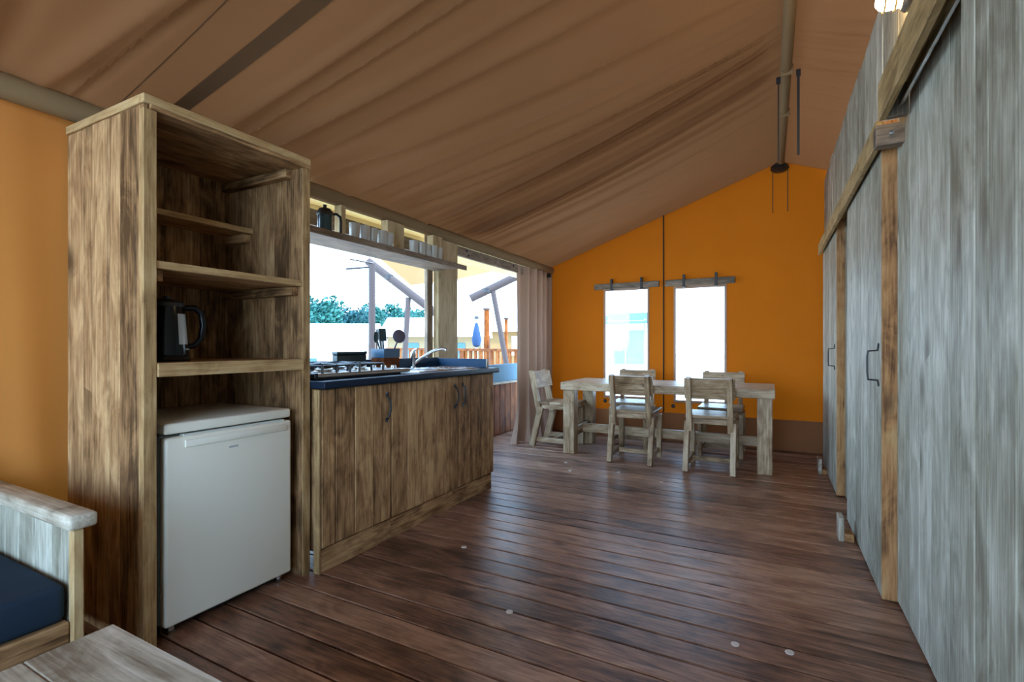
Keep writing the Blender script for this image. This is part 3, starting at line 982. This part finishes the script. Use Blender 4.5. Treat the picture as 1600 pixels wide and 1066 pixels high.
def chair(label):
    t = thing('dining_chair', (0, 0, 0), label, 'chair', 'scaffold wood chairs at the dining table')
    W2 = .205
    for s in (-1, 1):
        x = s * (W2 - .035)
        bar('upright', (x, .035, .36), (x, -.075, .845), .045, .06, 'scaffold', t)
        bar('back_leg', (x + s * .024, .055, .44), (x + s * .024, -.055, .001), .045, .07, 'scaffold', t)
        box('front_leg', (x + s * .0, .355, 0), (x + s * .045, .42, .44), 'scaffold', t)
        box('seat_rail', (x + s * .001, .062, .425), (x + s * .024, .354, .475), 'scaffold', t)
        box('side_stretcher', (x + s * .003, -.03, .055), (x + s * .03, .354, .105), 'scaffold', t)
    for i in range(3):
        a = .02 + i * .14
        box('seat_board', (-W2 - .005, a + .001, .476), (W2 + .005, a + .139, .502), 'scaffold', t, .003)
    box('front_rail', (-W2 + .046, .385, .415), (W2 - .046, .41, .475), 'scaffold', t)
    box('rear_rail', (-W2 + .061, .02, .425), (W2 - .061, .044, .474), 'scaffold', t)
    box('cross_stretcher', (-W2 + .04, .17, .058), (W2 - .04, .21, .10), 'scaffold', t)
    lean = (Vector((0, -.075, .845)) - Vector((0, .035, .36))).normalized()
    p0 = Vector((0, .035, .36)) + lean * .30 + Vector((0, .045, 0)); p1 = p0 + lean * .19
    me = boxmesh(W2 * 2 + .01, .024, .19, wood('scaffold', 'X'), .003)
    q = Matrix(((1, 0, 0), (0, lean.z, lean.y), (0, -lean.y, lean.z))).to_quaternion()
    link('backrest', me, (p0 + p1) / 2, t, Vector((0, 0, 1)).rotation_difference(lean))
    return t


ch = chair('scaffold wood chair at the near side of the table, left of the two')
ch.location = (-1.195, 4.705, 0)
for (x, y, rz, lab) in ((-.485, 4.665, 0, 'scaffold wood chair at the near side of the table, right of the two'),
                        (-2.33, 5.19, -pi / 2, 'scaffold wood chair at the left end of the table by the curtain'),
                        (-1.40, 5.80, pi, 'scaffold wood chair behind the table before the left window'),
                        (-.46, 5.77, pi, 'scaffold wood chair behind the table before the right window')):
    c = copy_tree(ch)
    c.location = (x, y, 0); c.rotation_euler = (0, 0, rz)
    c['label'] = lab

# ================================================================== SOFA AND COFFEE TABLE (near left)
random.seed(4)
so = thing('sofa', (-2.25, .0, 0), 'scaffold wood sofa with plank arm at the left edge', 'sofa')
sx0, sx1 = -2.64, -1.86
ar = box('arm_frame', (sx0, .711, .04), (sx1 - .03, .722, .57), 'wash', so, .002, axis='Z')
for i in range(6):
    a = sx0 + (sx1 - .03 - sx0) * i / 6; b = sx0 + (sx1 - .03 - sx0) * (i + 1) / 6
    box('arm_plank', (a + .0015, .690, .04), (b - .0015, .7105, .57), 'grey', ar, .003)
bm = bmesh.new(); bmesh.ops.create_cube(bm, size=1); bmesh.ops.scale(bm, vec=(.82, .074, .046), verts=bm.verts)
bmesh.ops.bevel(bm, geom=[e for e in bm.edges], offset=.012, segments=3, profile=.5, affect='EDGES')
fin(bm, 'arm_rest', wood('wash', 'X'), (-2.250, .707, .597), so)
box('front_leg', (sx1 - .028, .687, 0), (sx1, .716, .57), 'trim', so, .004)
box('back_leg', (sx0, .737, 0), (sx0 + .06, .777, .57), 'wash', so, .004)
box('front_rail', (sx1 - .050, -1.2, .17), (sx1 - .015, .686, .295), 'brown', so, .004)
box('seat_deck', (sx0, -1.2, .27), (sx1 - .052, .686, .294), 'brown', so, .003, axis='Y')
box('back_rail', (sx0 - .01, -1.2, .30), (sx0 + .03, .686, .70), 'grey', so, .004)
box('front_leg', (sx1 - .065, -1.2, 0), (sx1 - .005, -1.14, .168), 'trim', so, .004)
bm = bmesh.new(); bmesh.ops.create_cube(bm, size=1); bmesh.ops.scale(bm, vec=(.70, 1.85, .115), verts=bm.verts)
bmesh.ops.bevel(bm, geom=list(bm.edges), offset=.022, segments=4, profile=.5, affect='EDGES')
sc_ = fin(bm, 'sofa_cushion', M_NAVY, (-2.232, -.243, .3535))
props(sc_, 'navy blue seat cushion lying on the sofa', 'cushion')

ct = thing('coffee_table', (-1.1, .3, 0), 'low scaffold wood coffee table at the bottom left corner', 'table')
qx0, qx1, qy0, qy1 = -1.485, -.78, -.06, .632
for i in range(4):
    a = qy0 + (qy1 - qy0) * i / 4; b = qy0 + (qy1 - qy0) * (i + 1) / 4
    box('top_plank', (qx0, a + .0005, .385), (qx1, b - .0005, .42), 'wash', ct, .003)
for lx in (qx0 + .03, qx1 - .12):
    for ly in (qy0 + .03, qy1 - .12):
        box('leg', (lx, ly, 0), (lx + .09, ly + .09, .384), 'wash', ct, .004)
box('apron', (qx0 + .12, qy1 - .07, .29), (qx1 - .12, qy1 - .045, .384), 'wash', ct, .003)
box('apron', (qx0 + .045, qy0 + .12, .29), (qx0 + .07, qy1 - .12, .384), 'wash', ct, .003)

# ================================================================== OUTSIDE
# own awning pole
ap = thing('awning_pole', (-4.86, 5.066, -.42), 'dark round awning pole standing outside the kitchen opening', 'pole')
tube('shaft', [(-4.86, 5.066, -.42), (-4.86, 5.066, 2.25)], .045, M_BARK, ap, 10)
tube('arm', [(-4.86, 5.066, 2.21), (-5.16, 4.88, 2.18)], .014, M_BLACK, ap, 8)
tube('cross_arm', [(-4.84, 5.08, 2.26), (-5.0, 4.80, 2.29)], .012, M_BLACK, ap, 8)


def rafter_frame(label, p0, p1, b0, b1):
    t = thing('braced_rafter', p0, label, 'rafter', 'awning rafters outside')
    tube('rafter', [p0, p1], .075, M_BARK, t, 10)
    tube('brace', [b0, b1], .05, M_BARK, t, 8)
    cd = Vector(p1) - Vector(p0)
    fin(lathe_bm([(0, 0), (.085, 0), (.085, .08), (0, .08)], 10), 'end_fitting', M_BLACK, Vector(p0) + cd * .3 + Vector((0, 0, -.04)), t)
    return t


rafter_frame('weathered rafter sloping down right with brace, seen left of the post', (-6.55, 6.72, 2.68), (-5.40, 7.32, 1.69), (-5.89, 7.07, 2.01), (-6.02, 7.0, -.42))
rafter_frame('weathered rafter rising right with brace, seen right of the post', (-4.88, 7.60, 1.99), (-4.0, 8.06, 2.47), (-4.52, 7.79, 2.16), (-4.10, 8.01, -.42))
aw = thing('awning_canopy', (-5.6, 7.6, 2.4), 'peach coloured neighbouring awning cloth seen through the opening', 'awning')
poly('cloth', [[(-6.5, 6.85, 2.80), (-5.95, 7.2, 2.24), (-5.6, 7.9, 3.6), (-6.6, 7.7, 3.7)], [(-5.95, 7.2, 2.24), (-5.2, 7.60, 2.34), (-5.0, 8.1, 3.5), (-5.6, 7.9, 3.6)],
              [(-5.2, 7.60, 2.34), (-4.15, 8.1, 2.60), (-4.1, 8.5, 3.4), (-5.0, 8.1, 3.5)]], M_PEACH, aw, .01)
tube('edge_rope', [(-6.5, 6.85, 2.80), (-5.95, 7.2, 2.24), (-5.2, 7.6, 2.34), (-4.15, 8.1, 2.6)], .02, M_CREAM, aw, 6)


def safari_tent(label, loc, rz, w, d, wall_h, ridge_h, roof, wall, base):
    t = thing('safari_tent', loc, label, 'tent', 'neighbouring safari tents', rz=rz)
    OFF[t] = Vector((0, 0, 0))
    hw_, hd = w / 2, d / 2
    box('platform', (-hw_ - .3, -hd - .3, 0), (hw_ + .3, hd + .3, base), 'porch', t, .01, axis='X')
    o = .35
    poly('roof', [[(-hw_ - o, -hd - o, wall_h - .1), (hw_ + o, -hd - o, wall_h - .1), (hw_ + o, 0, ridge_h), (-hw_ - o, 0, ridge_h)],
                  [(-hw_ - o, hd + o, wall_h - .1), (hw_ + o, hd + o, wall_h - .1), (hw_ + o, 0, ridge_h), (-hw_ - o, 0, ridge_h)]], roof, t, .02)
    for nm, f in (('front_wall', [(-hw_, -hd, base), (hw_, -hd, base), (hw_, -hd, wall_h), (-hw_, -hd, wall_h)]),
                  ('rear_wall', [(-hw_, hd, base), (hw_, hd, base), (hw_, hd, wall_h), (-hw_, hd, wall_h)])):
        poly(nm, [f], wall, t, .02)
    for s in (-1, 1):
        poly('gable_wall', [[(s * hw_, -hd, base), (s * hw_, hd, base), (s * hw_, hd, wall_h), (s * hw_, 0, ridge_h - .05), (s * hw_, -hd, wall_h)]], wall, t, .02)
        for e in (-1, 0, 1):
            tube('post', [(s * (hw_ + .2), e * (hd + .2), 0), (s * (hw_ + .2), e * (hd + .2), wall_h + (.0 if e else .3))], .05, M_BARK, t, 6)
    for k in (-.25, .25):
        box('window_flap', (k * w - .3, -hd - .03, base + .6), (k * w + .3, -hd - .012, wall_h - .35), M_PALET if roof is M_TEALC else (M_TEALC if wall is not M_PEACH else M_CREAM), t, .01)
    return t


G = -.42
safari_tent('large white roofed tent low behind the trees at left of the opening', (-18.6, 14.2, G), math.radians(30), 7.4, 4.6, 1.4, 2.5, M_WHITE, M_WHITE, .2)
safari_tent('cream walled safari tent with white roof behind the utensils', (-12.2, 16.6, G), math.radians(28), 3.6, 2.6, 2.0, 2.7, M_WHITE, M_BEIGE, .3)
safari_tent('peach walled safari tent seen right of the wooden post', (-14.4, 24.1, G), math.radians(35), 6.0, 4.0, 2.4, 3.5, M_WHITE, M_PEACH, .4)
safari_tent('teal roofed safari tent seen through the left gable window', (-4.5, 18.5, G), math.radians(0), 1.3, 3.0, 2.42, 2.78, M_TEALC, M_WHITE, .3)

# neighbour's railing
rl = thing('deck_railing', (-7.4, 10.2, G), 'orange brown slatted deck railing of the neighbouring tent', 'railing')
A = Vector((-10.6, 11.76, 0)); B = Vector((-4.3, 8.74, 0))
dv = (B - A); L = dv.length; u = dv / L
bar('top_rail', A + V(0, 0, 1.03), B + V(0, 0, 1.03), .06, .12, 'porch', rl, up=(0, 0, 1))
bar('bottom_rail', A + V(0, 0, .12), B + V(0, 0, .12), .06, .08, 'porch', rl, up=(0, 0, 1))
k = 0.05
while k < L:
    p = A + u * k
    bar('baluster', p + V(0, 0, .15), p + V(0, 0, 1.0), .11, .025, 'porch', rl, up=u)
    k += .22
for k in (0, .33, .66, .995):
    p = A + u * (k * L)
    bar('post', p + V(0, 0, G), p + V(0, 0, 1.06), .1, .1, 'porch', rl, up=u)
dd = thing('neighbour_deck', (-7.2, 11, G), 'wooden deck platform behind the neighbouring railing', 'deck')
nrm = Vector((-u.y, u.x, 0))
if nrm.y < 0: nrm = -nrm
for q in range(10):
    bar('deck_board', A + nrm * (.1 + q * .2) + V(0, 0, .05), B + nrm * (.1 + q * .2) + V(0, 0, .05), .19, .04, 'porch', dd, up=nrm)
for k in (.1, .5, .9):
    p = A + u * (k * L)
    bar('joist', p + nrm * .05 + V(0, 0, -.2), p + nrm * 1.9 + V(0, 0, -.2), .44, .1, 'weathered', dd, up=(0, 0, 1))
# verandah posts beyond the railing
for k, (x, yy, top, lab) in enumerate(((-6.16, 10.32, 2.0, 'thick brown verandah post beside the folded blue parasol'), (-7.9, 11.3, 1.75, 'thin pale verandah post left of the folded parasol'), (-5.55, 10.2, 1.75, 'thin verandah post right of the thick brown one'))):
    t = thing('verandah_post', (x, yy, .07), lab, 'post', 'verandah posts on the neighbouring deck')
    r = .07 if k == 0 else .04
    tube('shaft', [(x, yy, .07), (x, yy, top)], r, wood('porch', 'Z'), t, 10)
    fin(lathe_bm([(0, 0), (r + .02, 0), (r + .02, .04), (0, .05)], 10), 'cap', M_BARK, (x, yy, top), t)
pa = thing('parasol', (-7.0, 11.2, .07), 'folded blue parasol standing behind the slatted railing', 'parasol')
tube('pole', [(-7.0, 11.2, .07), (-7.0, 11.2, 1.90)], .03, M_WHITE, pa, 8)
lathe('folded_cloth', [(.03, 0), (.10, .05), (.13, .2), (.10, .4), (.05, .62), (.03, .66)], (-7.0, 11.2, 1.08), M_PARA, pa, 12)
lathe('finial', [(0, 0), (.07, 0), (.06, .06), (0, .10)], (-7.0, 11.2, 1.84), M_BLACK, pa, 10)

# trees beyond the tents
random.seed(9)


def tree_mesh(mat, n_, seed):
    rnd = random.Random(seed)
    bm = bmesh.new()
    blobs = [(Vector((rnd.uniform(-1.3, 1.3), rnd.uniform(-1.3, 1.3), rnd.uniform(1.4, 4.2))), rnd.uniform(.8, 1.25)) for _ in range(12)]
    for i in range(n_):
        c, r = rnd.choice(blobs)
        d = Vector((rnd.gauss(0, 1), rnd.gauss(0, 1), rnd.gauss(0, 1))).normalized()
        p = c + d * r * (rnd.random() ** .4)
        nn = Vector((rnd.gauss(0, 1), rnd.gauss(0, 1), rnd.gauss(0, 1))).normalized()
        a = nn.orthogonal().normalized() * rnd.uniform(.10, .21)
        b = nn.cross(a)
        vs = [bm.verts.new(p + q) for q in (a, b * .6, -a, -b * .6)]
        bm.faces.new(vs)
    me = bpy.data.meshes.new('foliage')
    bm.to_mesh(me); bm.free()
    me.materials.append(mat)
    return me


TM = [tree_mesh(M_LEAF, 4200, 1), tree_mesh(M_LEAF2, 4200, 2), tree_mesh(M_LEAF, 4200, 3)]
tr_me = None
spots = [(-32.55, 28.04, 1.13, 'tallest teal green tree beside the tall cabinet in the opening'),
         (-36.34, 33.95, 1.15, 'second teal green tree from the cabinet in the opening'),
         (-40.01, 39.93, 1.22, 'teal green tree just left of the dark awning pole'),
         (-40.3, 31.86, 1.20, 'teal green tree half hidden by the tall cabinet'),
         (-43.16, 46.18, 1.22, 'low teal green tree just right of the dark awning pole'),
         (-45.28, 52.98, 1.45, 'rounded teal green tree above the utensils'),
         (-48.7, 61.35, 1.47, 'small teal green tree left of the wooden post')]
for k, (x, yy, s, lab) in enumerate(spots):
    t = thing('tree', (x, yy, G), lab, 'tree', 'trees beyond the tents')
    t.scale = (s, s, s)
    OFF[t] = Vector((0, 0, 0))
    f = link('foliage', TM[k % 3], (0, 0, 0), t); f['kind'] = 'stuff'
    if tr_me is None:
        tr = tube('trunk', [(0, 0, 0), (.05, .02, 1.6), (0, 0, 3.4)], [.16, .12, .04], M_BARK, t, 8); tr_me = tr.data
    else:
        link('trunk', tr_me, (0, 0, 0), t)
    f.rotation_euler = (0, 0, k * 1.3)
